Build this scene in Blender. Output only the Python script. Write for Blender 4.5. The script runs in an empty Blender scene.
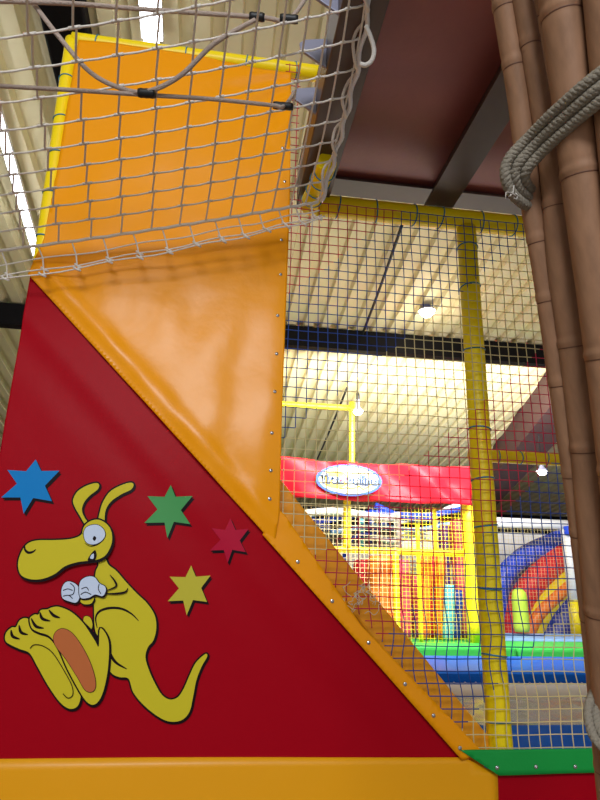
import bpy, bmesh, math, random
from mathutils import Vector, Matrix, noise
from mathutils.geometry import tessellate_polygon
R = math.radians
random.seed(7)
scn = bpy.context.scene
C = scn.collection

# ------------------------------------------------------------------ camera, world, lights, exposure
CAM = Vector((0, 0, 1.6)); YAW, PITCH, ROLL, F = -7.6, 17.0, 1.4, 600.0
rot = Matrix.Rotation(R(YAW), 3, 'Z') @ Matrix.Rotation(R(90 + PITCH), 3, 'X') @ Matrix.Rotation(R(ROLL), 3, 'Z')
cd = bpy.data.cameras.new('camera'); cam = bpy.data.objects.new('camera', cd); C.objects.link(cam)
cam.matrix_world = Matrix.Translation(CAM) @ rot.to_4x4()
cd.sensor_fit = 'VERTICAL'; cd.sensor_height = 36; cd.sensor_width = 27; cd.lens = 36 * F / 800
cd.clip_start = 0.05; cd.clip_end = 200
scn.camera = cam

w = bpy.data.worlds.new('hall_daylight'); scn.world = w; w.use_nodes = True
w.node_tree.nodes['Background'].inputs[0].default_value = (0.82, 0.9, 1.0, 1)
w.node_tree.nodes['Background'].inputs[1].default_value = 0.46

def area(name, loc, target, size, power, col=(1, 1, 1), sy=None):
    l = bpy.data.lights.new(name, 'AREA'); l.energy = power; l.color = col; l.size = size
    if sy: l.shape = 'RECTANGLE'; l.size_y = sy
    o = bpy.data.objects.new(name, l); C.objects.link(o); o.location = loc
    o.rotation_euler = (Vector(target) - Vector(loc)).to_track_quat('-Z', 'Y').to_euler()
    return o
area('added_front_fill', (-1.0, -6.0, 5.4), (0, 3, 1.8), 3.0, 370, (0.93, 0.97, 1.0), 1.6)  # unseen fill added behind the camera to light the sheets; no known window
area('added_arena_fill', (3.0, 7.7, 4.15), (3.6, 13.0, 1.0), 4.0, 420, (1.0, 0.97, 0.94), 0.7)  # fill added under the roof to brighten the arena; no fitting hangs here
area('added_roof_fill', (2.2, 6.6, 1.2), (1.8, 7.4, 6.0), 4.5, 105, (1.0, 0.86, 0.7), 4.0)  # upward fill added low in the arena to lift the roof, without a source
scn.view_settings.view_transform = 'Standard'; scn.view_settings.look = 'None'
scn.view_settings.gamma = 1.0; scn.view_settings.use_curve_mapping = False
scn.view_settings.exposure = 0.2

# ------------------------------------------------------------------ pixel -> place
def ray(px, py):
    return rot @ Vector(((px - 300) / F, (400 - py) / F, -1.0))
def at(px, py, Y):
    r = ray(px, py); return CAM + r * ((Y - CAM.y) / r.y)
def atz(px, py, z):
    r = ray(px, py); return CAM + r * ((z - CAM.z) / r.z)
def atd(px, py, d):
    return CAM + ray(px, py) * d
ROOF0, ROOFS = 6.3, math.tan(R(9))
def atroof(px, py, off=0.0):
    r = ray(px, py); t = (ROOF0 - off - CAM.z) / (r.z + ROOFS * r.y); return CAM + r * t
def roofz(y): return ROOF0 - ROOFS * y

# ------------------------------------------------------------------ materials
def srgb(h):
    if isinstance(h, str):
        h = h.lstrip('#'); h = [int(h[i:i+2], 16) / 255 for i in (0, 2, 4)]
    return tuple(c / 12.92 if c <= 0.04045 else ((c + 0.055) / 1.055) ** 2.4 for c in h) + (1,)
def mat(name, col, rough=0.5, metal=0.0, coat=0.0, bump=0.0, bscale=30.0, vary=0.0, vscale=4.0, stretch=(1, 1, 1), emit=None, es=0.0, spec=0.5):
    m = bpy.data.materials.new(name); m.use_nodes = True; nt = m.node_tree; b = nt.nodes['Principled BSDF']
    c = srgb(col); b.inputs['Base Color'].default_value = c
    b.inputs['Roughness'].default_value = rough; b.inputs['Metallic'].default_value = metal
    b.inputs['Coat Weight'].default_value = coat; b.inputs['Coat Roughness'].default_value = 0.18
    b.inputs['Specular IOR Level'].default_value = spec
    if emit:
        b.inputs['Emission Color'].default_value = srgb(emit); b.inputs['Emission Strength'].default_value = es
    if vary or bump:
        tc = nt.nodes.new('ShaderNodeTexCoord'); mp = nt.nodes.new('ShaderNodeMapping'); mp.inputs['Scale'].default_value = stretch
        nt.links.new(tc.outputs['Object'], mp.inputs[0])
    if vary:
        n = nt.nodes.new('ShaderNodeTexNoise'); n.inputs['Scale'].default_value = vscale; n.inputs['Detail'].default_value = 6
        nt.links.new(mp.outputs[0], n.inputs['Vector'])
        rp = nt.nodes.new('ShaderNodeValToRGB'); nt.links.new(n.outputs['Fac'], rp.inputs[0])
        rp.color_ramp.elements[0].position = 0.3; rp.color_ramp.elements[1].position = 0.7
        rp.color_ramp.elements[0].color = tuple(x * (1 - vary) for x in c[:3]) + (1,)
        rp.color_ramp.elements[1].color = tuple(min(1, x * (1 + vary)) for x in c[:3]) + (1,)
        nt.links.new(rp.outputs[0], b.inputs['Base Color'])
    if bump:
        n2 = nt.nodes.new('ShaderNodeTexNoise'); n2.inputs['Scale'].default_value = bscale; n2.inputs['Detail'].default_value = 4
        nt.links.new(mp.outputs[0], n2.inputs['Vector'])
        bp = nt.nodes.new('ShaderNodeBump'); bp.inputs['Strength'].default_value = bump; bp.inputs['Distance'].default_value = 0.01
        nt.links.new(n2.outputs['Fac'], bp.inputs['Height']); nt.links.new(bp.outputs[0], b.inputs['Normal'])
    return m
M = {}
M['orange'] = mat('orange_vinyl', '#f79d00', 0.32, coat=0.07, spec=0.2, bump=0.25, bscale=9)
M['orange_pad'] = mat('orange_pad_vinyl', '#f0a01e', 0.4, coat=0.06, spec=0.25, bump=0.4, bscale=16)
M['red'] = mat('red_vinyl', '#a50619', 0.38, coat=0.0, spec=0.05, bump=0.18, bscale=7)
M['yellow_vinyl'] = mat('yellow_vinyl', '#f0a40c', 0.4, coat=0.06, spec=0.25, bump=0.2, bscale=8)
M['green'] = mat('green_vinyl', '#149a40', 0.4, coat=0.06, spec=0.25, bump=0.3, bscale=14)
M['yellow'] = mat('yellow_pole_foam', '#ffe10a', 0.42, coat=0.05, spec=0.3, bump=0.3, bscale=18)
M['snap'] = mat('nickel_snap', '#c4c6c8', 0.22, metal=0.9)
M['tie_blue'] = mat('blue_cable_tie', '#1f7fa8', 0.4)
M['net_red'] = mat('red_cord', '#c01540', 0.7)
M['net_blue'] = mat('blue_cord', '#123f90', 0.7)
M['net_beige'] = mat('straw_cord', '#dccb94', 0.7)
M['rope'] = mat('hemp_coloured_cord', '#ece4dc', 0.85, bump=0.6, bscale=160)
M['lash'] = mat('lashing_rope_fibre', '#8c8375', 0.9, bump=0.5, bscale=200)
M['rope_dark'] = mat('braided_steel_core_rope', '#bda99d', 0.8, bump=0.8, bscale=220)
M['black'] = mat('black_rubber', '#15161a', 0.5)
M['steel'] = mat('dark_brown_steel_paint', '#54433d', 0.42, bump=0.08, bscale=30, vary=0.12, vscale=3)
M['deck'] = mat('red_brown_deck_board', '#93504c', 0.5, bump=0.1, bscale=40, vary=0.2, vscale=2.5)
M['roof'] = mat('cream_roof_sheet', '#d6cba2', 0.5, vary=0.06, vscale=1.5)
M['darksteel'] = mat('near_black_girder', '#110f10', 0.6, spec=0.1)
M['girder'] = mat('brown_girder', '#4a3030', 0.5)
M['girder_side'] = mat('brown_girder_side', '#6d4b49', 0.5)
M['lug'] = mat('galvanised_lug', '#8d8ea6', 0.4, metal=0.3)
M['lamp'] = mat('lit_lamp', '#ffffff', 0.5, emit='#fff4e4', es=14)
M['tube_light'] = mat('lit_tube', '#ffffff', 0.5, emit='#f4f8ff', es=7)
M['white'] = mat('white_paint', '#e6e6ea', 0.4)
M['white_print'] = mat('white_ink', '#ccd8f0', 0.45, spec=0.1)
M['k_yellow'] = mat('yellow_ink', '#d0c02a', 0.45, spec=0.1)
M['k_sole'] = mat('terracotta_ink', '#bf6a3c', 0.45, spec=0.1)
M['k_black'] = mat('black_ink', '#15060c', 0.45, spec=0.1)
M['k_blue'] = mat('blue_ink', '#0f7fc9', 0.45, spec=0.1)
M['k_green'] = mat('green_ink', '#4c9a58', 0.45, spec=0.1)
M['k_red'] = mat('crimson_ink', '#b50f35', 0.45, spec=0.1)
M['k_lemon'] = mat('lemon_ink', '#c4b83c', 0.45, spec=0.1)
M['banner'] = mat('red_banner_vinyl', '#c01322', 0.4, spec=0.2)
M['sign_white'] = mat('cream_sign', '#b5ad8c', 0.6, spec=0.1)
M['sign_blue'] = mat('blue_sign_rim', '#1c48a8', 0.5)
M['sign_yellow'] = mat('yellow_sign_ink', '#c9ae3a', 0.5)
M['sign_letter'] = mat('grey_blue_letter', '#1f3c66', 0.5)
M['sign_letter_in'] = mat('pale_letter', '#8fa3b4', 0.5)
M['sign_red'] = mat('red_sign_ink', '#d8566a', 0.5)
M['pad_blue'] = mat('blue_pad', '#0a5cc4', 0.4, spec=0.12, bump=0.3, bscale=5)
M['pad_deep'] = mat('deep_blue_pad', '#0a5cd0', 0.7, spec=0.03)
M['pad_green'] = mat('green_pad', '#3fb852', 0.4, spec=0.15)
M['bed'] = mat('grey_jump_bed', '#8c8a88', 0.8)
M['floor'] = mat('grey_hall_floor', '#948a80', 0.6, vary=0.08)
M['wall'] = mat('pale_hall_wall', '#ded4cc', 0.7, vary=0.05, vscale=1)
M['c_red'] = mat('foam_red', '#d81f2c', 0.5); M['c_pink'] = mat('foam_pink', '#d9536a', 0.5)
M['c_orange'] = mat('foam_orange', '#ee7a22', 0.5); M['c_blue'] = mat('foam_blue', '#0f44d4', 0.45)
M['c_cyan'] = mat('foam_cyan', '#5bb6c9', 0.5); M['c_purple'] = mat('foam_purple', '#5a3aa6', 0.5)
M['c_lime'] = mat('foam_lime', '#bfdc48', 0.5); M['c_yellow'] = mat('foam_yellow', '#e8d21a', 0.45)
M['c_navy'] = mat('foam_navy', '#1c2f8f', 0.5); M['c_sky'] = mat('foam_sky', '#7fa8dd', 0.5)
M['twine'] = mat('frayed_twine', '#cfbfa4', 0.9)
def film_mat():
    m = mat('clear_film', '#e8eef5', 0.15, coat=0.5); b = m.node_tree.nodes['Principled BSDF']
    b.inputs['Alpha'].default_value = 0.22; return m
M['film'] = film_mat()
def bamboo_mat(name, col):
    m = bpy.data.materials.new(name); m.use_nodes = True; nt = m.node_tree; b = nt.nodes['Principled BSDF']
    c = srgb(col); b.inputs['Roughness'].default_value = 0.6; b.inputs['Specular IOR Level'].default_value = 0.25
    tc = nt.nodes.new('ShaderNodeTexCoord'); mp = nt.nodes.new('ShaderNodeMapping'); mp.inputs['Scale'].default_value = (60, 60, 2.5)
    n = nt.nodes.new('ShaderNodeTexNoise'); n.inputs['Scale'].default_value = 1.0; n.inputs['Detail'].default_value = 5
    nt.links.new(tc.outputs['Object'], mp.inputs[0]); nt.links.new(mp.outputs[0], n.inputs['Vector'])
    rp = nt.nodes.new('ShaderNodeValToRGB'); e = rp.color_ramp.elements
    e[0].position = 0.25; e[1].position = 0.75
    e[0].color = tuple(x * 0.72 for x in c[:3]) + (1,); e[1].color = tuple(min(1, x * 1.15) for x in c[:3]) + (1,)
    nt.links.new(n.outputs['Fac'], rp.inputs[0])
    n2 = nt.nodes.new('ShaderNodeTexNoise'); n2.inputs['Scale'].default_value = 28; nt.links.new(tc.outputs['Object'], n2.inputs['Vector'])
    r2 = nt.nodes.new('ShaderNodeValToRGB'); r2.color_ramp.elements[0].position = 0.72; r2.color_ramp.elements[1].position = 0.78
    r2.color_ramp.elements[0].color = (1, 1, 1, 1); r2.color_ramp.elements[1].color = (0.55, 0.5, 0.45, 1)
    nt.links.new(n2.outputs['Fac'], r2.inputs[0])
    mx = nt.nodes.new('ShaderNodeMix'); mx.data_type = 'RGBA'; mx.blend_type = 'MULTIPLY'; mx.inputs[0].default_value = 1
    nt.links.new(rp.outputs[0], mx.inputs[6]); nt.links.new(r2.outputs[0], mx.inputs[7])
    nt.links.new(mx.outputs[2], b.inputs['Base Color'])
    bp = nt.nodes.new('ShaderNodeBump'); bp.inputs['Strength'].default_value = 0.15; nt.links.new(n.outputs['Fac'], bp.inputs['Height'])
    nt.links.new(bp.outputs[0], b.inputs['Normal'])
    return m
M['bamboo'] = bamboo_mat('bamboo_cane', '#9c7458'); M['node'] = mat('bamboo_node_ring', '#6e4836', 0.6)

# ------------------------------------------------------------------ mesh helpers
class MB:
    def __init__(s): s.v = []; s.f = []; s.m = []; s.smooth = []; s.mats = []
    def mi(s, m):
        if m not in s.mats: s.mats.append(m)
        return s.mats.index(m)
    def add(s, vs, fs, m, smooth=True):
        b = len(s.v); s.v += [Vector(x) for x in vs]; k = s.mi(m)
        for f in fs: s.f.append([b + i for i in f]); s.m.append(k); s.smooth.append(smooth)
    def box(s, lo, hi, m, mtx=None):
        x0, y0, z0 = lo; x1, y1, z1 = hi
        vs = [Vector(p) for p in ((x0,y0,z0),(x1,y0,z0),(x1,y1,z0),(x0,y1,z0),(x0,y0,z1),(x1,y0,z1),(x1,y1,z1),(x0,y1,z1))]
        if mtx: vs = [mtx @ v for v in vs]
        s.add(vs, [(0,3,2,1),(4,5,6,7),(0,1,5,4),(1,2,6,5),(2,3,7,6),(3,0,4,7)], m, False)
    def tube(s, pts, r, m, n=8, caps=True, rfun=None, mfun=None):
        pts = [Vector(p) for p in pts]
        if len(pts) < 2: return
        T = []
        for i in range(len(pts)):
            a = pts[max(0, i-1)]; b = pts[min(len(pts)-1, i+1)]; T.append((b - a).normalized())
        ref = Vector((0, 0, 1)) if abs(T[0].z) < 0.9 else Vector((1, 0, 0))
        u = T[0].cross(ref).normalized(); vs = []
        for i, p in enumerate(pts):
            u = (u - T[i] * u.dot(T[i])).normalized(); w_ = T[i].cross(u); rr = rfun(i) if rfun else r
            for k in range(n):
                a = 2 * math.pi * k / n; vs.append(p + (u * math.cos(a) + w_ * math.sin(a)) * rr)
        base = len(s.v); s.v += vs
        for i in range(len(pts) - 1):
            k_ = s.mi(mfun(i) if mfun else m)
            for k in range(n):
                a = base + i*n + k; b = base + i*n + (k+1) % n
                s.f.append([a, b, b + n, a + n]); s.m.append(k_); s.smooth.append(True)
        if caps:
            k_ = s.mi(m)
            s.f.append([base + k for k in range(n)][::-1]); s.m.append(k_); s.smooth.append(False)
            s.f.append([base + (len(pts)-1)*n + k for k in range(n)]); s.m.append(k_); s.smooth.append(False)
    def build(s, name, parent=None, bevel=0, origin=None):
        me = bpy.data.meshes.new(name)
        if parent is not None: off = parent.matrix_world.translation.copy() if parent.type == 'EMPTY' else parent.location.copy()
        else: off = Vector(origin) if origin is not None else Vector((0, 0, 0))
        me.from_pydata([tuple(v - off) for v in s.v], [], s.f)
        for m in s.mats: me.materials.append(m)
        for p, k, sm in zip(me.polygons, s.m, s.smooth): p.material_index = k; p.use_smooth = sm
        me.update(); o = bpy.data.objects.new(name, me); C.objects.link(o)
        if parent is not None: o.parent = parent
        else: o.location = off
        if bevel:
            b = o.modifiers.new('bevel', 'BEVEL'); b.width = bevel; b.segments = 3; b.limit_method = 'ANGLE'
        return o
def thing(name, loc, label, cat, group=None):
    o = bpy.data.objects.new(name, None); C.objects.link(o); o.location = loc; o.empty_display_size = 0.05
    o.matrix_world = Matrix.Translation(Vector(loc)); return tag(o, label, cat, group)
def tag(o, label, cat, group=None, kind=None):
    o['label'] = label; o['category'] = cat
    if group: o['group'] = group
    if kind: o['kind'] = kind
    return o
def struct(o): o['kind'] = 'structure'; return o
def catmull(pts, n=6, closed=False):
    out = []; N = len(pts); pts = [Vector(p) for p in pts]
    for i in range(N if closed else N - 1):
        if closed: p = [pts[(i + k - 1) % N] for k in range(4)]
        else: p = [pts[min(max(i + k - 1, 0), N - 1)] for k in range(4)]
        for j in range(n):
            t = j / n
            out.append(0.5 * ((2*p[1]) + (p[2]-p[0])*t + (2*p[0]-5*p[1]+4*p[2]-p[3])*t*t + (-p[0]+3*p[1]-3*p[2]+p[3])*t**3))
    if not closed: out.append(pts[-1])
    return out

# polygon sheet in the plane Y = const, gridded and displaced into real folds
def sheet(name, poly, Y, disp, m, parent=None, step=0.03, thick=0.004, origin=None):
    bm = bmesh.new()
    vs = [bm.verts.new((p.x, 0, p.z)) for p in poly]; bm.faces.new(vs)
    x0 = min(p.x for p in poly); x1 = max(p.x for p in poly); z0 = min(p.z for p in poly); z1 = max(p.z for p in poly)
    def cut(co, no):
        g = bm.verts[:] + bm.edges[:] + bm.faces[:]; bmesh.ops.bisect_plane(bm, geom=g, plane_co=co, plane_no=no)
    x = x0 + step
    while x < x1: cut((x, 0, 0), (1, 0, 0)); x += step
    z = z0 + step
    while z < z1: cut((0, 0, z), (0, 0, 1)); z += step
    bmesh.ops.remove_doubles(bm, verts=bm.verts[:], dist=.0035)
    for v in bm.verts: v.co.y = Y + disp(v.co.x, v.co.z)
    bm.normal_update()
    if sum(f.normal.y for f in bm.faces) > 0: bmesh.ops.reverse_faces(bm, faces=bm.faces[:])
    off = (parent.location if parent else Vector(origin or (0, 0, 0)))
    for v in bm.verts: v.co -= off
    me = bpy.data.meshes.new(name); bm.to_mesh(me); bm.free(); me.materials.append(m)
    for p in me.polygons: p.use_smooth = True
    o = bpy.data.objects.new(name, me); C.objects.link(o)
    if parent: o.parent = parent
    else: o.location = off
    s = o.modifiers.new('thickness', 'SOLIDIFY'); s.thickness = thick; s.offset = -1
    return o
def snap(p, parent, r=0.0075):
    b = MB(); n = 14; prof = [(0, -.004), (.35, -.0042), (.5, -.003), (.55, -.0015), (.8, -.0022), (1, -.001), (1.02, .001)]
    vs = []
    for rr, yy in prof:
        for k in range(n):
            a = 2*math.pi*k/n; vs.append(p + Vector((math.cos(a)*rr*r, yy, math.sin(a)*rr*r)))
    fs = [(i*n+k, i*n+(k+1) % n, (i+1)*n+(k+1) % n, (i+1)*n+k) for i in range(len(prof)-1) for k in range(n)]
    b.add(vs, fs, M['snap']); return b.build('snap_fastener', parent)

# ================================================================== THE SETTING
b = MB(); b.box((-8, -9, -0.1), (12, 19, 0), M['floor']); struct(b.build('floor'))
b = MB(); b.box((-8, 18.8, 0), (12, 19, 4.5), M['wall']); struct(b.build('wall_back'))
b = MB(); b.box((-8.2, -9, 0), (-8, 19, 9), M['wall']); struct(b.build('wall_left'))
b = MB(); b.box((12, -9, 0), (12.2, 19, 9), M['wall']); struct(b.build('wall_right'))
# trapezoidal roof sheet, ribs running away from the viewer, falling to the back
b = MB(); P = 0.245; D = 0.075; y0, y1 = -4.0, 18.8; x = -8.0; vs = []; prof = []
while x < 12:
    prof += [(x, 0), (x + P*.50, 0), (x + P*.58, D), (x + P*.92, D)]; x += P
prof.append((x, 0))
for yy in (y0, y1):
    for px_, dz in prof: vs.append((px_, yy, roofz(yy) + dz))
n = len(prof); fs = [(i, i+1, n+i+1, n+i) for i in range(n-1)]
for yy in (y0, y1):
    for px_, dz in prof: vs.append((px_, yy, roofz(yy) + D + 0.04))
fs += [(2*n+i, 3*n+i, 3*n+i+1, 2*n+i+1) for i in range(n-1)]
b.add(vs, fs, M['roof'], False); struct(b.build('ceiling'))
# steel roof beam across
pb = atroof(400, 352, 0.3); zb = roofz(pb.y) - 0.02
b = MB(); b.box((-8, pb.y, zb-.30), (12, pb.y+.16, zb), M['darksteel'])
struct(b.build('trim_1'))
b = MB(); yb = 16.6; zb = roofz(yb) - .02
b.box((-8, yb, zb-.62), (12, yb+.25, zb), M['darksteel']); struct(b.build('trim_2'))
# deep brown girder running away from the viewer
g0 = atroof(575, 352, .25); g1 = atroof(452, 515, .25)
b = MB(); d = (g1 - g0).normalized(); sd = Vector((d.y, -d.x, 0)).normalized(); h = Vector((0, 0, 1))
wv = sd * .62
q = [g0, g1, g1 + wv, g0 + wv]
hh = h * .8
vs = [p - hh*0.4 for p in q] + [p + hh*.35 for p in q]
b.add(vs, [(0,1,2,3),(4,7,6,5),(0,4,5,1),(1,5,6,2),(2,6,7,3),(3,7,4,0)], M['girder'], False); struct(b.build('trim_3'))
# dark duct behind the top left of the orange panel
a0 = atroof(38, 12, .16); a1 = atroof(84, 12, .16)
b = MB(); vs = [Vector((x_, y_, roofz(y_)-.16+k)) for k in (0, .15) for x_, y_ in ((a0.x, 1.5), (a1.x, 1.5), (a1.x, 9.0), (a0.x, 9.0))]
b.add(vs, [(0,3,2,1),(4,5,6,7),(0,1,5,4),(1,2,6,5),(2,3,7,6),(3,0,4,7)], M['darksteel'], False)

tag(b.build('ventilation_duct', bevel=.02), 'dark ventilation duct under the roof behind top left corner of the orange sheet', 'duct')

def cable(name, p0, p1, r, label):
    b = MB(); k = 14; pts = [Vector(p0).lerp(Vector(p1), i/k) + Vector((0, 0, -0.03*math.sin(math.pi*i/k))) for i in range(k+1)]
    b.tube(pts, r, M['black'], 6); tag(b.build(name), label, 'cable')
cable('electric_cable', atroof(403, 222, .08), atroof(362, 335, .08), .018, 'black cable slung along the ribbed roof before the dark beam')
cable('electric_cable', atroof(347, 388, .08), atroof(316, 462, .08), .02, 'black cable along the ribbed roof beyond the dark beam')

# fluorescent strips under the roof
def strip(p, q, label, wd):
    t = thing('strip_light', p, label, 'light', 'fluorescent strips under the roof')
    dr = (q-p).normalized(); s_ = Vector((dr.y, -dr.x, 0)).normalized()*wd; u = Vector((0,0,.05))
    for nm, m, sc, z0, z1 in (('housing', M['white'], 1.5, .4, 1.4), ('tube', M['tube_light'], 1.0, -1.0, .4)):
        b = MB(); c = [p - s_*sc, q - s_*sc, q + s_*sc, p + s_*sc]
        vs = [k + u*z0 for k in c] + [k + u*z1 for k in c]
        b.add(vs, [(0,1,2,3),(4,7,6,5),(0,4,5,1),(1,5,6,2),(2,6,7,3),(3,7,4,0)], m, False); b.build(nm, t)
strip(atroof(-34, 5, .15), atroof(36, 252, .15), 'bright fluorescent strip left of the yellow framed orange sheet', .024)
strip(atroof(146, -60, .15), atroof(152, 42, .15), 'bright fluorescent strip above the top edge of the orange sheet', .055)

def pendant(px, py, Y, label, r=.16):
    p = at(px, py, Y); t = thing('pendant_lamp', p, label, 'lamp', 'round hall lamps hanging from the roof')
    def lathe(prof, m, nm):
        b = MB(); n = 20; vs = []
        for rr, zz in prof:
            for k in range(n): a = 2*math.pi*k/n; vs.append(p + Vector((rr*math.cos(a), rr*math.sin(a), zz)))
        fs = [(i*n+k, i*n+(k+1) % n, (i+1)*n+(k+1) % n, (i+1)*n+k) for i in range(len(prof)-1) for k in range(n)]
        b.add(vs, fs, m); return b.build(nm, t)
    lathe([(0.001, -r*.75), (r*.45, -r*.66), (r*.8, -r*.35), (r*.92, 0), (r*.93, .012), (0.001, .014)], M['lamp'], 'lamp_glass')
    lathe([(r*.95, -.004), (r, 0), (r*.9, .02), (r*.5, .05), (r*.3, .10), (.03, .2), (.001, .2)], M['lug'], 'lamp_housing')
    b = MB(); b.tube([p + Vector((0, 0, .2)), p + Vector((0, 0, .3))], .03, M['black'], 8)
    top = Vector((p.x, p.y, roofz(p.y)))
    b.tube([p + Vector((0, 0, .3)), top], .008, M['black'], 6); b.build('suspension', t)
    l = bpy.data.lights.new('lamp_light', 'POINT'); l.energy = 10; l.shadow_soft_size = .15; l.color = (1, .9, .78)
    o = bpy.data.objects.new('lamp_light', l); C.objects.link(o); o.parent = t; o.location = (0, 0, -.3)
pendant(427, 311, 7.0, 'lit round lamp hanging from the roof left of the yellow post, before the dark beam', .115)
pendant(358, 411, 9.2, 'lit round lamp hanging beside the small yellow pole above the oval sign', .09)
pendant(542, 471, 9.6, 'lit round lamp hanging under the yellow tube near the bamboo', .10)

# ================================================================== OVERHEAD PLATFORM (right) and its steel
zr = at(320, 196, 2.55).z
xr = at(319, 196, 2.55).x
plat = thing('raised_deck', (xr, 2.6, zr), 'dark brown steel platform overhead with red brown underside', 'platform')
b = MB(); b.box((xr+.02, -1.6, zr+.20), (3.6, 2.72, zr+.24), M['deck']); b.build('deck_board', plat)
b = MB(); ze = at(450, 196, 2.66).z
b.box((xr, 2.62, ze), (3.6, 2.76, ze+.015), M['steel']); b.box((xr, 2.685, ze+.015), (3.6, 2.695, zr+.2), M['steel']); b.build('edge_beam', plat, bevel=.002)
cx = at(436, 187, 2.6).x
b = MB(); b.box((cx-.075, -1.6, zr+.03), (cx+.075, 2.62, zr+.045), M['steel']); b.box((cx-.006, -1.6, zr+.045), (cx+.006, 2.62, zr+.2), M['steel']); b.build('cross_beam', plat, bevel=.002)
b = MB(); b.box((cx+1.2, -1.6, zr+.03), (cx+1.35, 2.62, zr+.045), M['steel']); b.box((cx+1.27, -1.6, zr+.045), (cx+1.28, 2.62, zr+.2), M['steel']); b.build('cross_beam', plat, bevel=.002)
b = MB(); b.box((xr-.105, -1.6, zr-.02), (xr+.05, 2.62, zr+.21), M['steel']); b.build('side_beam', plat, bevel=.006)

# lugs on the side beam that hold the cables
lug_px = [(330, 46), (318, 76), (308, 98)]
lug_end = []
for px_, py_ in lug_px:
    # on the vertical left face of the beam
    r = ray(px_ + 8, py_ + 8); t_ = (xr - .105 - CAM.x) / r.x; p = CAM + r*t_
    b = MB(); y_ = p.y; z_ = zr + .07
    pts = [(0, -.07), (-.05, -.035), (-.10, .0), (-.105, .03), (-.085, .05), (0, .07)]
    vs = [Vector((xr-.105 + a, y_ - .006, z_ + c)) for a, c in pts] + [Vector((xr-.105 + a, y_ + .006, z_ + c)) for a, c in pts]
    k = len(pts); b.add(vs, [tuple(range(k)), tuple(range(2*k-1, k-1, -1))] + [(i, i+k, (i+1) % k + k, (i+1) % k) for i in range(k)], M['lug'], False)
    b.build('lug', plat, bevel=.002); lug_end.append(Vector((xr-.20, y_-.012, z_ + .02)))

# ================================================================== YELLOW FRAME OF THE FRONT
FY = 2.578; PR = 0.053
def sub(b, name, part, root):
    o = b.build(name, root); o.parent = part; return o
ffr = thing('play_frame', at(500, 770, FY), 'near play frame of yellow padded poles carrying the orange sheet and the coloured net', 'play frame')
def pole(name, p, q, r, label, ties=(), group=ffr, m=None, tie_m=None):
    t = group; L = (q-p).length; dr = (q-p)/L; k = max(8, int(L/.05)); pts = [p + dr*L*i/k for i in range(k+1)]
    b = MB(); b.tube(pts, r, m or M['yellow'], 20, rfun=lambda i: r*(1 + .03*noise.noise(Vector((i*.7, p.x*9, p.z*3))))); po = b.build(name, t); po['label'] = label
    for f in ties:
        c = p + dr*L*f; side = dr.cross(Vector((0, 1, 0))).normalized(); other = dr.cross(side).normalized()
        b = MB(); pts = [c + (side*math.cos(a) + other*math.sin(a))*(r+.0015) + dr*.006*math.sin(a+f*20) for a in [2*math.pi*j/20 for j in range(21)]]
        b.tube(pts, .0034, tie_m or M['tie_blue'], 6); sub(b, 'cable_tie', po, t)
    return t
pB = at(317, 205, FY); pE = at(640, 239, FY); pE.z = pB.z
def fr(px_, a, b_, horizontal=True, py_=0):
    if horizontal: return (at(px_, 215, FY).x - a.x) / (b_.x - a.x)
    return (at(485, py_, FY).z - a.z) / (b_.z - a.z)
pole('top_pole', pB, pE, PR, 'horizontal yellow padded pole along the top of the coloured net', [fr(x_, pB, pE) for x_ in (338, 376, 413, 440, 480, 511, 560)])
pt = at(466, 226, FY); pt.z = pB.z - .045; pbm = at(500, 770, FY); pbm = Vector((pt.x, FY, .05))
post_ties = [fr(0, pt, pbm, False, y_) for y_ in (250, 289, 351, 430, 480, 526, 588, 655, 722)]
pole('upright_pole', pbm, pt, .049, 'upright yellow padded post behind the coloured net, blue ties round it', [1-f for f in post_ties])
plT = at(73, 41, FY); prT = at(322, 72, FY); prT.z = plT.z
pole('top_pole', plT, prT, .042, 'yellow padded pole along the top edge of the orange sheet', [(at(x_, 50, FY).x - plT.x)/(prT.x - plT.x) for x_ in (97, 188, 247, 296)])
lx = plT.x
pole('upright_pole', Vector((lx+.10, FY, .05)), plT - Vector((0, 0, .0)), .038, 'upright yellow padded pole down the left edge of the orange sheet',
     [(at(60, y_, FY).z - .05)/(plT.z - .05) for y_ in (80, 120, 155, 195, 240)])
# corner piece bent up to the steel
b = MB(); c0 = pB + Vector((.03, 0, -.02)); 
b.tube(catmull([pB + Vector((-.03, .0, -.01)), Vector((xr-.05, FY-.06, zr-.07)), Vector((xr-.03, FY-.2, zr-.062)), Vector((xr-.02, FY-.36, zr-.06))], 6), .046, M['yellow'], 16)
cp = b.build('corner_sleeve', ffr)
for i_ in range(4):
    c = Vector((xr-.045+.008*i_, FY-.08-.075*i_, zr-.066)); b = MB()
    b.tube([c + Vector((math.cos(a)*.049, .012*math.sin(a+i_), math.sin(a)*.049)) for a in [2*math.pi*j/16 for j in range(17)]], .003, M['tie_blue'], 6); sub(b, 'cable_tie', cp, ffr)

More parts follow.
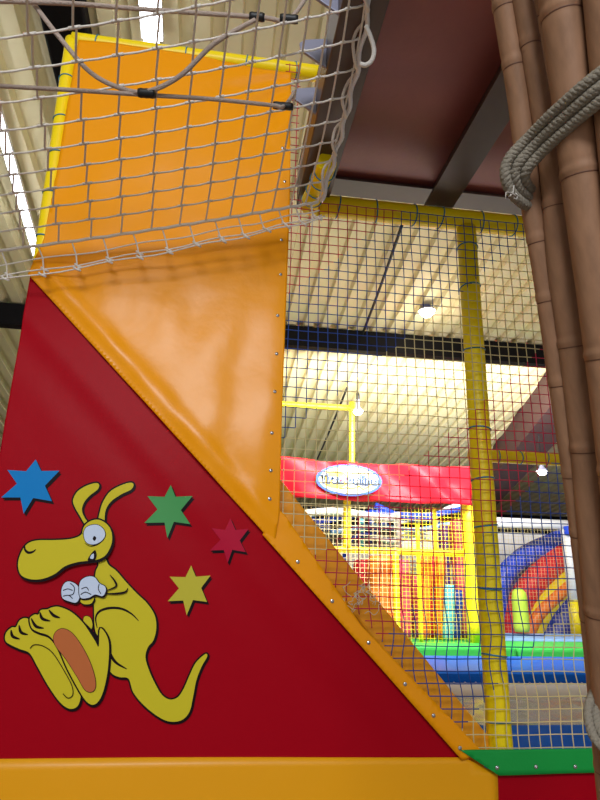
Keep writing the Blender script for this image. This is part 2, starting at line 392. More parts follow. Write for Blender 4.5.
# ================================================================== VINYL SHEETS OF THE FRONT
SY = 2.50
A = lambda x_, y_: at(x_, y_, SY)
def n2(x, z, s): return noise.noise(Vector((x*s, z*s, 3.1)))
dg0 = A(29, 278); dg1 = A(460, 758); dgd = (dg1-dg0).normalized(); dgn = Vector((-dgd.z, 0, dgd.x))   # diagonal and its up-right normal
if dgn.x < 0: dgn = -dgn
def dist_d(x, z): return (Vector((x, 0, z)) - Vector((dg0.x, 0, dg0.z))).dot(dgn)
def along_d(x, z): return (Vector((x, 0, z)) - Vector((dg0.x, 0, dg0.z))).dot(dgd)
corner = A(285, 110); corner2 = A(330, 75)
def disp_orange(x, z):
    d = -.008 + .022*n2(x, z, 1.6) + .005*n2(x, z*.6, 7)
    # folds pulled towards the upper right corner
    v = Vector((x - corner2.x, z - corner2.z)); ang = math.atan2(v.y, v.x); rr = v.length
    d += .011*math.sin(ang*22 + 2*n2(x, z, 2))*math.exp(-((rr-.35)/.35)**2)*max(0, 1 - rr/1.0)
    # vertical soft pleats
    d += .0035*math.sin(x*26 + 3*n2(x, z, 1.2))*max(0, min(1, (2.9-z)*1.5))
    # crumpled hem along the diagonal
    dd = dist_d(x, z); e = math.exp(-((dd-.075)/.035)**2)*max(0, min(1, (dd-.02)/.03))
    d += e*(-.010 + .0025*noise.noise(Vector((along_d(x, z)*11, dd*22, 1.7))))
    return min(d, .006) - .006
def disp_red(x, z):
    dd = dist_d(x, z); al = along_d(x, z)
    d = .007*n2(x, z, 1.1) - .002
    d += -.007*math.exp(-((dd + .12)/.04)**2)*(.5+.5*n2(al, .3, 2.4))            # rolled fold under the strip
    d += .002*math.sin(dd*24 + 2.2*n2(x, z, 1.6))*math.exp(-((dd+.22)/.14)**2)
    if dd > -.01: d = max(d, 0.0)
    return min(d, .004) - .004
# upper orange sheet
ol = thing('vinyl_sheet', A(160, 270), 'large orange vinyl sheet with glossy folds, laced to the yellow poles above the diagonal', 'vinyl sheet', None)
poly = [A(79, 42), A(180, 56), A(291, 75), A(289, 220), A(281, 420), A(279, 512), A(274, 545), A(29, 276), A(36, 262), A(45, 240)]
sheet('sheet', poly, SY-.008, disp_orange, M['orange'], ol, step=.015)
for x_, y_ in ((282, 151), (284, 185), (281, 242), (280, 277), (277, 318), (276, 356), (274, 394), (271, 435), (270, 472), (269, 500)):
    p = A(x_, y_); p.y = SY - .008 + disp_orange(p.x, p.z) - .002; snap(p, ol)
# diagonal edge strip
sl = thing('vinyl_edge_strip', A(370, 650), 'narrow orange vinyl strip studded with fasteners down the red sheet diagonal edge', 'vinyl strip', None)
def disp_strip(x, z):
    dd = dist_d(x, z); return -.010 - .007*math.exp(-((dd-.015)/.018)**2) + .003*noise.noise(Vector((along_d(x, z)*7, dd*20, 5.)))
poly = [A(29, 276), A(33, 272), A(272, 522), A(281, 500), A(283, 508), A(360, 622), A(480, 750), A(461, 760)]
poly = [A(262, 535), A(276, 508), A(284, 515), A(360, 625), A(479, 749), A(460, 759)]
sheet('sheet', poly, SY-.010, disp_strip, M['orange'], sl, step=.02)
for x_, y_ in ((297, 562), (331, 601), (367, 642), (403, 683), (431, 714), (457, 746)):
    p = A(x_, y_); p.y = SY - .012 + disp_strip(p.x, p.z) - .002; snap(p, sl)
# red sheet
rl = thing('vinyl_sheet', A(150, 600), 'big dark red vinyl sheet printed with a yellow kangaroo and stars', 'vinyl sheet', None)
poly = [A(30, 276), A(60, 296), A(470, 748), A(463, 763), A(-60, 764), A(-40, 690), A(-3, 470), A(5, 420), A(15, 365), A(22, 325)]
sheet('sheet', poly, SY + .006, disp_red, M['red'], rl, step=.025)
# bottom yellow band, right red, green strip
flat = lambda x, z: .006*n2(x, z, 1.8) - .006
yl = thing('vinyl_sheet', A(230, 790), 'yellow orange vinyl band across the bottom below the red sheet', 'vinyl sheet', None)
poly = [A(-62, 759), A(150, 757), A(463, 757), A(497, 773), A(500, 900), A(-80, 900)]
sheet('sheet', poly, SY, flat, M['yellow_vinyl'], yl, step=.04)
r2 = thing('vinyl_sheet', A(560, 790), 'dark red vinyl sheet under the green strip at bottom right', 'vinyl sheet', None)
poly = [A(495, 768), A(760, 764), A(760, 900), A(499, 900)]
sheet('sheet', poly, SY + .006, flat, M['red'], r2, step=.04)
gl = thing('vinyl_edge_strip', A(540, 760), 'green vinyl edging strip under the coloured net at bottom right', 'vinyl strip', None)
poly = [A(457, 748), A(760, 744), A(760, 766), A(560, 771), A(495, 773), A(475, 760)]
sheet('sheet', poly, SY-.022, lambda x, z: -.010 + .004*n2(x, z, 6), M['green'], gl, step=.02)
for x_, y_ in ((493, 765), (531, 764), (570, 764)):
    p = A(x_, y_); p.y = SY - .022 + -.010 + .004*n2(p.x, p.z, 6) - .004; snap(p, gl)

# diagonal padded beam behind the net
q0 = at(268, 492, 2.63); q1 = at(483, 760, 2.63); 
dr = (q1-q0).normalized(); nn = Vector((-dr.z, 0, dr.x)); nn = nn if nn.x > 0 else -nn
b = MB(); hw, hd = .06, .05; c = [(-hw, -hd), (hw, -hd), (hw, hd), (-hw, hd)]
q0e = q0 - dr*.25
K = 40; ring = []
for i in range(K+1):
    p = q0e.lerp(q1, i/K)
    for a, e in c:
        jit = .003*noise.noise(Vector((i*.6, a*30, e*30))); ring.append(p + nn*(a+jit+.01) + Vector((0, e+jit, 0)))
fs = [(i*4+k, i*4+(k+1) % 4, (i+1)*4+(k+1) % 4, (i+1)*4+k) for i in range(K) for k in range(4)] + [(3, 2, 1, 0), (K*4, K*4+1, K*4+2, K*4+3)]
b.add(ring, fs, M['orange_pad'], True); 
o = b.build('padded_diagonal_beam', bevel=.012, origin=q1); tag(o, 'orange padded diagonal beam behind the coloured net', 'padded beam')
for p_ in o.data.polygons: p_.use_smooth = False

# ---------------------------------------------------------------- printed pictures on the red sheet
SCL = 2.5
def flatpt(px_, py_):
    p = A(px_, py_); return p
class Print:
    def __init__(s): s.b = MB(); s.k = 0
    def lay(s, pts, m, lift=None):
        s.k += 1; d = .0016 + .00035*s.k
        P3 = [flatpt(*p) for p in pts]
        # subdivide through a bmesh so the ink follows the folds of the sheet
        bm = bmesh.new(); tri = tessellate_polygon([[Vector((p.x, p.z, 0)) for p in P3]])
        vs = [bm.verts.new((p.x, 0, p.z)) for p in P3]
        for t in tri:
            try: bm.faces.new([vs[i] for i in t])
            except Exception: pass
        for ax in (0, 2):
            lo = min(v.co[ax] for v in bm.verts); hi = max(v.co[ax] for v in bm.verts); q = lo + .015
            while q < hi:
                co = [0, 0, 0]; co[ax] = q; no = [0, 0, 0]; no[ax] = 1
                bmesh.ops.bisect_plane(bm, geom=bm.verts[:]+bm.edges[:]+bm.faces[:], plane_co=co, plane_no=no); q += .015
        bm.verts.index_update()
        vv = [Vector((v.co.x, SY + .006 + disp_red(v.co.x, v.co.z) - d, v.co.z)) for v in bm.verts]
        ff = [[v.index for v in f.verts] for f in bm.faces]; bm.free()
        s.b.add(vv, ff, m, True)
    def stroke(s, pts, wd, m, closed=False, taper=True, dx=0, dy=0):
        pts = catmull([(x_+dx, y_+dy, 0) for x_, y_ in pts], 5, closed); n = len(pts); L = []; Rr = []
        for i, p in enumerate(pts):
            if closed: a, c_ = pts[i-1], pts[(i+1) % n]
            else: a, c_ = pts[max(0, i-1)], pts[min(n-1, i+1)]
            t = (c_-a); t = t.normalized() if t.length > 1e-6 else Vector((1, 0, 0)); nn_ = Vector((-t.y, t.x, 0))
            ww = wd/2*(1 if closed or not taper else .25 + .75*math.sin(math.pi*i/(n-1)))
            L.append(p + nn_*ww); Rr.append(p - nn_*ww)
        s.k += 1; d = .0016 + .00035*s.k
        rng = range(n) if closed else range(n-1); vs = []
        for p in L + Rr:
            q = flatpt(p.x, p.y); vs.append(Vector((q.x, SY + .006 + disp_red(q.x, q.z) - d, q.z)))
        s.b.add(vs, [(i, (i+1) % n, n+(i+1) % n, n+i) for i in rng], m, True)
    def shape(s, pts, m, outline=2.2, sh=(.8, 1.1), n=5):
        sm = [(v.x, v.y) for v in catmull([(x_, y_, 0) for x_, y_ in pts], n, True)]
        if outline:
            s.stroke(pts, outline*1.5, M['k_black'], True); s.stroke(pts, outline*1.5, M['k_black'], True, dx=sh[0], dy=sh[1])
        s.lay(sm, m)
Z = lambda pts: [(x_/SCL, 440 + y_/SCL) for x_, y_ in pts]
kp = Print(); KY = M['k_yellow']
kp.shape(Z([(215,214),(200,190),(187,167),(183,150),(193,130),(213,116),(238,108),(248,112),(244,124),(226,138),(211,155),(205,175),(212,195),(224,210)]), KY)
kp.shape(Z([(246,206),(250,180),(258,155),(275,130),(300,115),(325,107),(334,111),(328,124),(302,137),(277,155),(264,177),(260,206)]), KY)
# body with tail
kp.shape(Z([(243,296),(247,312),(240,330),(236,370),(236,420),(240,480),(262,500),(272,520),(271,565),(282,584),(300,592),(322,596),(334,630),(360,662),(395,690),(425,703),(455,699),(474,678),(483,640),(491,600),(504,566),(518,541),(513,535),(490,556),(474,588),(460,620),(445,642),(425,648),(405,636),(388,608),(373,575),(364,543),(370,518),(384,500),(391,470),(387,438),(368,408),(345,386),(318,358),(292,328),(272,312),(262,294)]), KY)
kp.stroke(Z([(244,470),(240,445),(250,428),(275,420),(305,422),(330,435),(347,452)]), 2.6, M['k_black'])
kp.stroke(Z([(272,505),(275,530),(290,555),(318,572)]), 3.0, M['k_black'])
# other knee
kp.shape(Z([(210,445),(218,440),(228,446),(232,465),(222,480),(212,465)]), KY, .9)
# near-left foot with toes
kp.shape(Z([(15,490),(20,478),(32,468),(42,467),(50,452),(62,445),(74,448),(84,462),(96,478),(118,487),(138,503),(160,545),(185,595),(202,630),(200,655),(190,668),(172,669),(150,652),(122,612),(96,566),(76,532),(52,522),(30,512),(17,503)]), KY)
# right foot and shin
kp.shape(Z([(78,460),(77,445),(88,436),(98,436),(104,425),(120,423),(132,418),(150,417),(180,430),(210,458),(238,500),(248,515),(252,470),(272,500),(272,560),(264,610),(252,645),(236,660),(218,652),(198,622),(170,570),(148,520),(126,490),(100,480),(84,472)]), KY)
kp.stroke(Z([(248,515),(240,490),(222,468),(205,450)]), 2.4, M['k_black'])
for a in ([(30,474),(34,490),(52,497)], [(50,462),(55,480),(72,486)], [(80,445),(92,465),(112,470)], [(102,430),(108,446),(128,452)], [(124,424),(136,438),(152,444)]):
    kp.stroke(Z(a), 3.0, M['k_black'])
kp.shape(Z([(136,495),(143,478),(160,471),(182,482),(205,512),(226,552),(239,592),(240,618),(230,628),(214,622),(195,590),(166,545),(143,516)]), M['k_sole'], .7, (.1, .1))
kp.stroke(Z([(78,520),(88,511),(110,514),(135,532),(162,574),(182,612),(184,636),(172,643),(160,632)]), .9, M['k_black'], taper=False)
# arm, hands
kp.shape(Z([(235,392),(205,392),(202,402),(212,410),(230,408)]), KY, .9)
kp.stroke(Z([(276,337),(288,352),(291,366),(266,377)]), 2.0, M['k_black'])
kp.stroke(Z([(262,384),(290,384),(314,380),(321,370)]), 2.2, M['k_black'])
kp.shape(Z([(156,382),(158,368),(166,356),(178,354),(194,362),(203,378),(200,396),(192,406),(176,403),(160,396)]), M['white_print'], 1.1)
kp.shape(Z([(200,372),(204,352),(220,342),(238,343),(250,358),(264,366),(266,378),(258,390),(240,386),(224,394),(204,394)]), M['white_print'], 1.1)
for a in ([(160,376),(172,372),(184,376)], [(178,358),(188,368),(186,384),(176,388)], [(160,390),(174,388),(184,396)], [(206,372),(218,368),(224,376)], [(250,360),(248,372),(254,384)], [(204,386),(216,380),(230,386)]):
    kp.stroke(Z(a), .8, M['k_black'], taper=False)
# head
kp.shape(Z([(205,238),(180,248),(140,251),(95,252),(70,262),(54,288),(49,315),(57,338),(80,348),(110,347),(140,335),(165,316),(195,306),(225,302),(250,298),(268,286),(280,262),(282,240),(276,220),(262,206),(245,200),(226,205),(212,218)]), KY)
kp.stroke(Z([(66,264),(66,274),(74,282),(86,280),(93,274)]), 2.6, M['k_black'])
kp.shape(Z([(212,238),(216,222),(230,214),(248,214),(262,226),(264,242),(252,256),(234,262),(218,256)]), M['white_print'], .8, (.2, .2))
kp.shape(Z([(234,248),(238,241),(243,246),(239,253)]), M['k_black'], 0)
kp.stroke(Z([(214,258),(228,266),(246,262),(262,250)]), .9, M['k_black'])
kp.shape(Z([(222,302),(228,288),(240,276),(244,290),(238,302)]), M['k_black'], 0)
kp.shape(Z([(228,296),(231,288),(237,285),(236,297)]), M['white_print'], 0)
kp.stroke(Z([(200,238),(206,233),(210,236)]), .8, M['k_black'])
o = kp.b.build('kangaroo_print', rl); o['label'] = 'yellow cartoon kangaroo with white gloves, long snout and big feet'
def star(pts, ox, oy, sc, m, label, sh=(9, 12)):
    s = Print(); q = [(ox + x_/sc, oy + y_/sc) for x_, y_ in pts]; s.lay([(x_+sh[0]/sc, y_+sh[1]/sc) for x_, y_ in q], M['k_black'])
    s.lay([(x_+sh[0]/sc*.5, y_+sh[1]/sc*.5) for x_, y_ in q], M['k_black']); s.lay(q, m)
    o = s.b.build('star_print', rl); o['label'] = label
star([(143,-2),(165,44),(238,43),(180,103),(208,165),(133,152),(95,215),(82,150),(5,150),(68,95),(30,40),(105,45)], 0, 460, 4, M['k_blue'], 'blue six pointed star')
c3 = 600/140
star([(175,108),(195,158),(268,155),(218,215),(258,275),(188,265),(160,335),(148,268),(62,270),(118,212),(75,155),(148,158)], 130, 460, c3, M['k_green'], 'green six pointed star')
star([(430,250),(452,300),(508,295),(470,345),(496,395),(438,385),(418,442),(402,386),(342,388),(388,342),(350,292),(408,300)], 130, 460, c3, M['k_red'], 'crimson six pointed star')
star([(262,452),(282,500),(345,495),(305,548),(330,608),(270,600),(243,665),(228,602),(162,605),(210,550),(170,500),(238,502)], 130, 460, c3, M['k_lemon'], 'lemon yellow six pointed star')

# ================================================================== THE COLOURED NET
NY = 2.508
def NP(x_, y_): return at(x_, y_, NY)
def lin(p, q):   # value k with z + s*x
    return p, q
# slope of the colour steps, in the plane
bA, bB = NP(283, 415), NP(530, 215); S_ = -(bB.z-bA.z)/(bB.x-bA.x)
g = lambda p: p.z + S_*p.x
lim = [g(NP(335, 258)), g(NP(430, 315)), g(NP(440, 440)), g(NP(490, 525)), g(NP(508, 672))]
def netcol(p):
    v = g(p)
    if v > lim[0]: return M['net_red']
    if v < lim[0] and -S_*0 + v > lim[1]: return M['net_blue']
    if v > lim[2]: return M['net_beige']
    if v > lim[3]: return M['net_red']
    if v > lim[4]: return M['net_blue']
    return M['net_beige']
cell = .046
xL = NP(280, 400).x - .02; xR = NP(735, 400).x; zT = pB.z - .035; zB = NP(500, 752).z - .02
dline0 = NP(274, 512); dline1 = NP(472, 752)
def warp(x, z):
    k = .006*n2(x, z, 3.5) ; k2 = .004*n2(x+9, z, 5)
    sag = .010*math.sin(z*23)*max(0, 1-abs(z-1.35)/.45)
    return Vector((x + k + sag, NY + .003*n2(x, z, 6), z + k2))
def zdiag(x):   # lower end on the diagonal
    t = (x - dline0.x)/(dline1.x - dline0.x); return dline0.z + t*(dline1.z - dline0.z) if t < 1 else zB
nb = MB(); cols = int((xR-xL)/cell); rows = int((zT-zB)/cell)
for i in range(cols+1):
    x = xL + i*cell; zb_ = max(zB, zdiag(x)) if x > dline0.x else zdiag(dline0.x) - (x-dline0.x)*1.0
    pts = []; j = 0; z = zT
    while z > zb_: pts.append(warp(x, z)); z -= cell/2
    pts.append(warp(x, zb_))
    if len(pts) > 2: nb.tube(pts, .0022, M['net_blue'], 5, mfun=lambda q, P_=pts: netcol(P_[q]))
for j in range(rows+1):
    z = zT - j*cell
    x = xL
    if z < dline0.z: 
        t = (z - dline0.z)/(dline1.z - dline0.z); x = dline0.x + t*(dline1.x - dline0.x)
    pts = [warp(x, z)]; x = xL + (int((x-xL)/(cell/2))+1)*cell/2
    while x < xR: pts.append(warp(x, z)); x += cell/2
    nb.tube(pts, .0022, M['net_blue'], 5, mfun=lambda q, P_=pts: netcol(P_[q]))
# upper strip of the net beside the orange sheet
zt2 = prT.z - .03
for i in range(2):
    x = xL + .012 + i*cell; nb.tube([warp(x, zT), warp(x, (zT+zt2)/2), warp(x, zt2)], .0022, M['net_red'], 5)
z = zT + cell
while z < zt2: nb.tube([warp(xL-.01, z), warp(xL+.07, z)], .0022, M['net_red'], 5); z += cell
net = nb.build('safety_net', origin=NP(400, 500)); tag(net, 'square mesh safety net changing from red to blue to straw in diagonal bands', 'net')
# frayed twine knots holding the net on the padded beam
b = MB(); rr = random.Random(3)
for s_ in range(14):
    c = at(350 + rr.uniform(-6, 26), 592 + rr.uniform(-6, 14), NY-.008); pts = [c]
    for k in range(7): pts.append(pts[-1] + Vector((rr.uniform(-.022, .022), rr.uniform(-.003, .003), rr.uniform(-.022, .02))))
    b.tube(catmull(pts, 3), .0013, M['twine'], 5)
tag(b.build('frayed_twine'), 'tangle of frayed pale twine mending the net at the diagonal beam', 'twine')
b = MB(); p = at(312, 205, 2.46); b.tube([p, p + Vector((.003, 0, -.1)), p + Vector((.0, 0, -.2))], .0022, M['white'], 6)
tag(b.build('string'), 'short white string dangling from the corner sleeve', 'string')

# ================================================================== CLIMBING NET OVERHEAD
top = [-170,-122,-75,-28,19,68,115,160,201,237,269,298,322,343,361,376]
bot = [-86,-50,-12,25,60,92,122,152,180,206,230,252,272,290,305,318]
yl0 = [-85,-40,0,38,72,103,131,155,176,195,213,231,250]
NC, NR = len(top)-1, len(yl0)-1
def interp(a, t):
    t = max(0, min(len(a)-1-1e-6, t)); i = int(t); f = t-i
    p = [a[max(0, i-1)], a[i], a[i+1], a[min(len(a)-1, i+2)]]
    return .5*((2*p[1]) + (p[2]-p[0])*f + (2*p[0]-5*p[1]+4*p[2]-p[3])*f*f + (-p[0]+3*p[1]-3*p[2]+p[3])*f**3)
def cn(u, v):   # u columns, v rows (0 = near, NR = far)
    t = (interp(yl0, v) + 40)/290; xt = interp(top, u); xb = interp(bot, u)
    bow = 12*(u/NC)**4*4*t*(1-t) if 0 < t < 1 else 0
    x = xt + (xb-xt)*t + bow; k = t
    y = interp(yl0, v) - (.13 - .01*k)*x - (.0002 - .0001*k)*x*x*(1 if x > 0 else 0)
    d = 1.6 + .95*max(-.2, t) + .16*(u/NC)*t - .05*math.sin(math.pi*max(0, min(1, t)))
    if t < 0: d = 1.6 + .6*t
    return atd(x, y, d)
cb = MB(); RC = .0037; jog = .09
for j in range(NR+1):
    pts = [cn(i*.5, j) + Vector((0, 0, -.004*abs(math.sin(i*math.pi/2)))) for i in range(NC*2+1)]
    cb.tube(pts, RC if j < NR else .007, M['rope'], 7)
for i in range(NC+1):
    for j in range(NR):
        jog = -.075*(1 - 1.3*i/NC); a = cn(i - jog, j); c_ = cn(i + jog, j+1); m_ = cn(i, j+.5) + Vector((0, 0, -.003))
        cb.tube([cn(i - jog*.4, j), a.lerp(m_, .12), m_, c_.lerp(m_, .12), cn(i + jog*.4, j+1)], RC, M['rope'], 7)
        kn = cn(i, j); cb.tube([cn(i-.14, j), kn, cn(i+.14, j)], RC*1.5, M['rope'], 7)
# the net folds under at its far edge and comes back in slack rows
def fold(u, k):
    p = cn(u, NR); return p + Vector((0, [0, .035, .02, -.03][k], [0, -.045, -.105, -.15][k]))*(1.15 - .55*(u/NC)) + Vector((.01*k, 0, .006*math.sin(u*2+k)))
for k in (1, 2, 3):
    cb.tube([fold(i*.5, k) for i in range(NC*2+1)], RC*.9, M['rope'], 7)
for i in range(NC*1):
    u = i + .35; cb.tube([cn(u, NR), fold(u+.06, 1), fold(u+.1, 2), fold(u+.2, 3)], RC*.9, M['rope'], 7)
    for k in (2, 3): cb.tube([fold(u+.1, k)+Vector((-.01, 0, .008)), fold(u+.12, k)+Vector((0, -.006, -.004)), fold(u+.22, k)+Vector((.006, 0, -.012))], RC*1.3, M['rope'], 6)
tag(cb.build('climbing_net', origin=cn(NC, NR)), 'wide meshed beige rope climbing net stretched overhead at top left', 'net')
# border rope lashed along the steel beam
b = MB(); pts = []
for k in range(61):
    v = NR*(1 - k/60.0); p = cn(NC, v); pts.append(p + Vector((.014 + .006*math.sin(k*.9), 0, .004*math.cos(k*.9))))
b.tube(pts, .0085, M['white'], 8)
b.tube(catmull([atd(x_, y_, 1.93) for x_, y_ in ((366, 26), (371, 38), (374, 50), (372, 60), (366, 65), (360, 64))], 5), .0075, M['rope'], 8)
pts = [cn(NC, NR*(1-k/24.0)) + Vector((-.002 + .018*math.sin(k*1.7), .01, .02*math.cos(k*1.7))) for k in range(24)]
b.tube(catmull(pts, 3), .006, M['rope'], 7)
tag(b.build('lashing_rope', origin=pts[0]), 'pale lashing rope winding along the right edge of the climbing net on the steel beam', 'rope')
b = MB(); c = pB + Vector((-.01, -.06, .0)); rr = random.Random(9); pts = [c]
for k in range(16): pts.append(c + Vector((rr.uniform(-.025, .025), rr.uniform(-.02, .02), rr.uniform(-.03, .03))))
b.tube(catmull(pts, 3), .0045, M['white'], 6)
tag(b.build('rope_knot'), 'white knot of rope at the corner where the climbing net meets the yellow pole', 'knot')

# ropes with black sleeves
def rope(name, pts, r, label, sleeves=()):
    t = thing(name, pts[0], label, 'rope', 'steel cored ropes tied to the platform lugs'); sm = catmull(pts, 8); b = MB(); b.tube(sm, r, M['rope_dark'], 10); b.build('strand', t)
    for c, dv, L in sleeves:
        dv = dv.normalized(); b = MB(); q = [c + dv*L*(k/6-.5) for k in range(7)]
        b.tube(q, r*1.9, M['black'], 12, rfun=lambda i: r*(1.7 if i in (0, 6) else (2.0 if i % 2 else 1.85))); b.build('crimp_sleeve', t)
DR = 1.95
def rp(x_, y_, d=DR): return atd(x_, y_, d)
J = rp(147, 95)
e1, e3 = lug_end[0], lug_end[2]
rope('braided_rope', [rp(-60, 0, 1.85), rp(60, 3), rp(140, 9, 2.0), rp(257, 17, 2.0), rp(289, 19, 1.99), e1], .0075, 'braided rope running highest across the climbing net to the first lug',
     [(rp(257, 17, 2.0), rp(262, 17, 2.0)-rp(250, 16, 2.0), .05), (rp(289, 19, 1.98), rp(262, 17, 2.0)-rp(250, 16, 2.0), .06)])
rope('braided_rope', [rp(-60, 82), rp(0, 86), rp(70, 90), J, rp(210, 99, 2.05), rp(270, 105, 2.1), rp(284, 106, 2.12), e3], .007, 'braided rope crossing in front of the orange sheet to the lowest lug',
     [(rp(283, 106, 2.12), rp(283, 106, 2.12)-rp(250, 103, 2.1), .07)])
rope('braided_rope', [rp(10, -25), rp(32, 2), rp(60, 38), rp(90, 72), rp(120, 88), J + Vector((0, -.014, 0)), rp(180, 76), rp(215, 43), rp(255, 20, 1.99)], .0078, 'drooping braided rope loop clamped to the lower rope',
     [(J + Vector((0, -.007, 0)), rp(155, 95)-rp(140, 94), .055)])

# ================================================================== BAMBOO BUNDLE (near right)
def bamboo(pxs, label, node_step=.16, ph=0., flat_=1.0):
    # pxs: (px, py, depth, width px)
    W = [(atd(x_, y_, d), w_*d/F/2) for x_, y_, d, w_ in pxs]
    a_, c_ = W[0], W[1]; d_ = (a_[0]-c_[0]).normalized(); W.insert(0, (a_[0]+d_*.55, a_[1]))
    a_, c_ = W[-1], W[-2]; d_ = (a_[0]-c_[0]).normalized(); W.append((a_[0] + d_*(a_[0].z/-d_.z), a_[1]))
    P_ = [q[0] for q in W]; sm = catmull(P_, 10); rs = [interp([q[1] for q in W], i/10) for i in range(len(sm))]
    t = thing('bamboo_pole', P_[-1], label, 'bamboo pole', 'bamboo canes bundled at the right')
    L = [0]
    for a, c_ in zip(sm, sm[1:]): L.append(L[-1] + (c_-a).length)
    total = L[-1]; N = int(total/.004)
    def pos(s_):
        for i in range(len(L)-1):
            if L[i+1] >= s_: f = (s_-L[i])/(L[i+1]-L[i]+1e-9); return sm[i].lerp(sm[i+1], f), rs[i]*(1-f)+rs[i+1]*f
        return sm[-1], rs[-1]
    pts = []; rad = []; nodes = []
    k = 0; s0 = ph
    while s0 < total: nodes.append(s0); s0 += node_step*(1 + .25*math.sin(k*2.1+ph*9)); k += 1
    for i in range(N+1):
        s_ = total*i/N; p, r = pos(s_); dn = min(abs(s_-q) for q in nodes)
        prof = 1 + .055*math.exp(-(dn/.006)**2) - .03*math.exp(-((dn-.009)/.005)**2) + .01*math.exp(-(dn/.03)**2)
        pts.append(p); rad.append(r*prof)
    b = MB(); b.tube(pts, .02, M['bamboo'], 28, rfun=lambda i: rad[i]); b.build('cane', t)
    for s_ in nodes[1:]:
        if s_ > total-.02: continue
        p, r = pos(s_+.0055); p2, _ = pos(s_+.0085); b = MB(); b.tube([p, p2], r*1.003, M['node'], 28); b.build('node_ring', t)
    return t
bamboo([(536,-60,.98,16),(541,0,.98,16),(551,80,.98,16),(562,180,.98,16),(580,330,.98,16),(610,520,.98,16),(640,800,.98,16),(660,900,.98,16)], 'thin bamboo cane half hidden behind the middle canes', .2, .07)
bamboo([(495,-60,.9,25),(504,0,.9,24),(519,95,.9,23),(531,200,.9,21),(543,270,.9,21),(562,400,.9,21),(576,500,.9,20),(593,640,.9,20),(606,780,.9,20),(616,880,.9,20)], 'leftmost bamboo cane of the bundle', .118, .03)
bamboo([(515,-60,.88,20),(523,0,.88,20),(539,95,.88,20),(553,180,.88,24),(561,260,.88,28),(573,340,.88,30),(586,440,.88,32),(598,560,.88,34),(609,680,.88,34),(622,800,.88,34),(630,900,.88,34)], 'second bamboo cane from the left, thicker below the rope', .2, .10)
bamboo([(552,-60,.82,40),(560,0,.82,40),(572,95,.82,39),(584,200,.82,38),(598,300,.82,38),(614,430,.82,38),(632,600,.82,38),(655,820,.82,38)], 'thick reddish bamboo cane in the middle of the bundle', .21, .02)
bamboo([(598,-60,.78,38),(604,0,.78,38),(613,95,.78,38),(624,200,.78,38),(640,350,.78,38),(660,600,.78,38),(680,820,.78,38)], 'bamboo cane cut by the right edge of the view', .22, .1)

# rope lashings: three strands side by side, each with a visible twist
def lashing(path, label, n=3, wd=.0135, r=.0072):
    t = thing('rope_lashing', path[0][0], label, 'rope', 'thick beige rope lashings round the bamboo')
    cs = catmull([p for p, _ in path], 14); ns = catmull([q for _, q in path], 14)
    for s_ in range(n):
        off = (s_-(n-1)/2)*wd; line = []
        for p, q in zip(cs, ns): line.append(p + q.normalized()*off)
        b = MB()
        for st in range(3):
            pts = []
            dense = catmull(line, 3)
            run = 0
            for i, p in enumerate(dense):
                T_ = (dense[min(i+1, len(dense)-1)] - dense[max(i-1, 0)]).normalized(); U = T_.cross(Vector((.3, .9, .1))).normalized(); V_ = T_.cross(U)
                if i: run += (dense[i]-dense[i-1]).length
                a = run*340 + st*2.094; pts.append(p + (U*math.cos(a) + V_*math.sin(a))*r*.36)
            b.tube(pts, r*.62, M['lash'], 7)
        b.build('strand', t)
    return t
V = lambda x, z: Vector((x, 0, z))
lashing([(atd(545,204,.93), V(-.1, -1)), (atd(526,196,.885), V(-.6, -.8)), (atd(516,182,.865), V(-1, -.2)), (atd(517,166,.855), V(-.85, .5)), (atd(535,145,.84), V(-.55, .85)), (atd(562,119,.80), V(-.6, .8)), (atd(600,87,.755), V(-.6, .8)), (atd(640,60,.74), V(-.5, .85)), (atd(680,45,.80), V(-.4, .9))], 'rope lashing of three strands wrapped round the bamboo near the top', 3, .0148, .0082)
lashing([(atd(630,686,.93), V(-.3, 1)), (atd(606,693,.9), V(-.8, .6)), (atd(597,706,.88), V(-1, .1)), (atd(597,722,.865), V(-1, -.2)), (atd(605,738,.85), V(-.75, -.6)), (atd(630,756,.84), V(-.4, -.9))], 'rope lashing round the bamboo near the bottom right corner', 3, .0125, .007)
b = MB(); rr = random.Random(5); base = atd(512, 178, .87)
for s_ in range(12):
    pts = [base + Vector((rr.uniform(-.004, .012), 0, rr.uniform(-.03, .012)))]
    for k in range(5): pts.append(pts[-1] + Vector((rr.uniform(-.006, .003), rr.uniform(-.003, .003), rr.uniform(-.010, .001))))
    b.tube(catmull(pts, 2), .0006, M['rope'], 4)
tag(b.build('frayed_rope_end'), 'frayed fibres hanging from the upper rope lashing', 'rope fibres')

# ================================================================== ARENA BEHIND THE NET
ZA = .70
def slab(name, x0, x1, y0, y1, z0, z1, m, label, cat, group=None, bev=.03):
    b = MB(); b.box((x0, y0, z0), (x1, y1, z1), m); o = b.build(name, bevel=bev, origin=((x0+x1)/2, (y0+y1)/2, z0))
    o.data.transform(Matrix.Identity(4)); return tag(o, label, cat, group)
b = MB(); b.box((-6, 3.62, 0), (9.5, 12.0, ZA-.12), M['floor']); tag(b.build('raised_floor', bevel=.01), 'grey raised platform carrying the trampolines', 'platform')
G = 'padded edges of the trampolines'
Y1 = atz(540, 756, ZA).y; Y2 = atz(540, 729, ZA).y; Y3 = atz(520, 687, ZA-.1).y; Y4 = atz(520, 656, ZA+.05).y; Y5 = 8.75; Y6 = 10.6; Y1 = 3.64
slab('trampoline_pad', .6, 6, Y1, Y2, ZA-.12, ZA+.03, M['pad_deep'], 'blue padded edge nearest, just behind the green edging strip', 'pad', G)
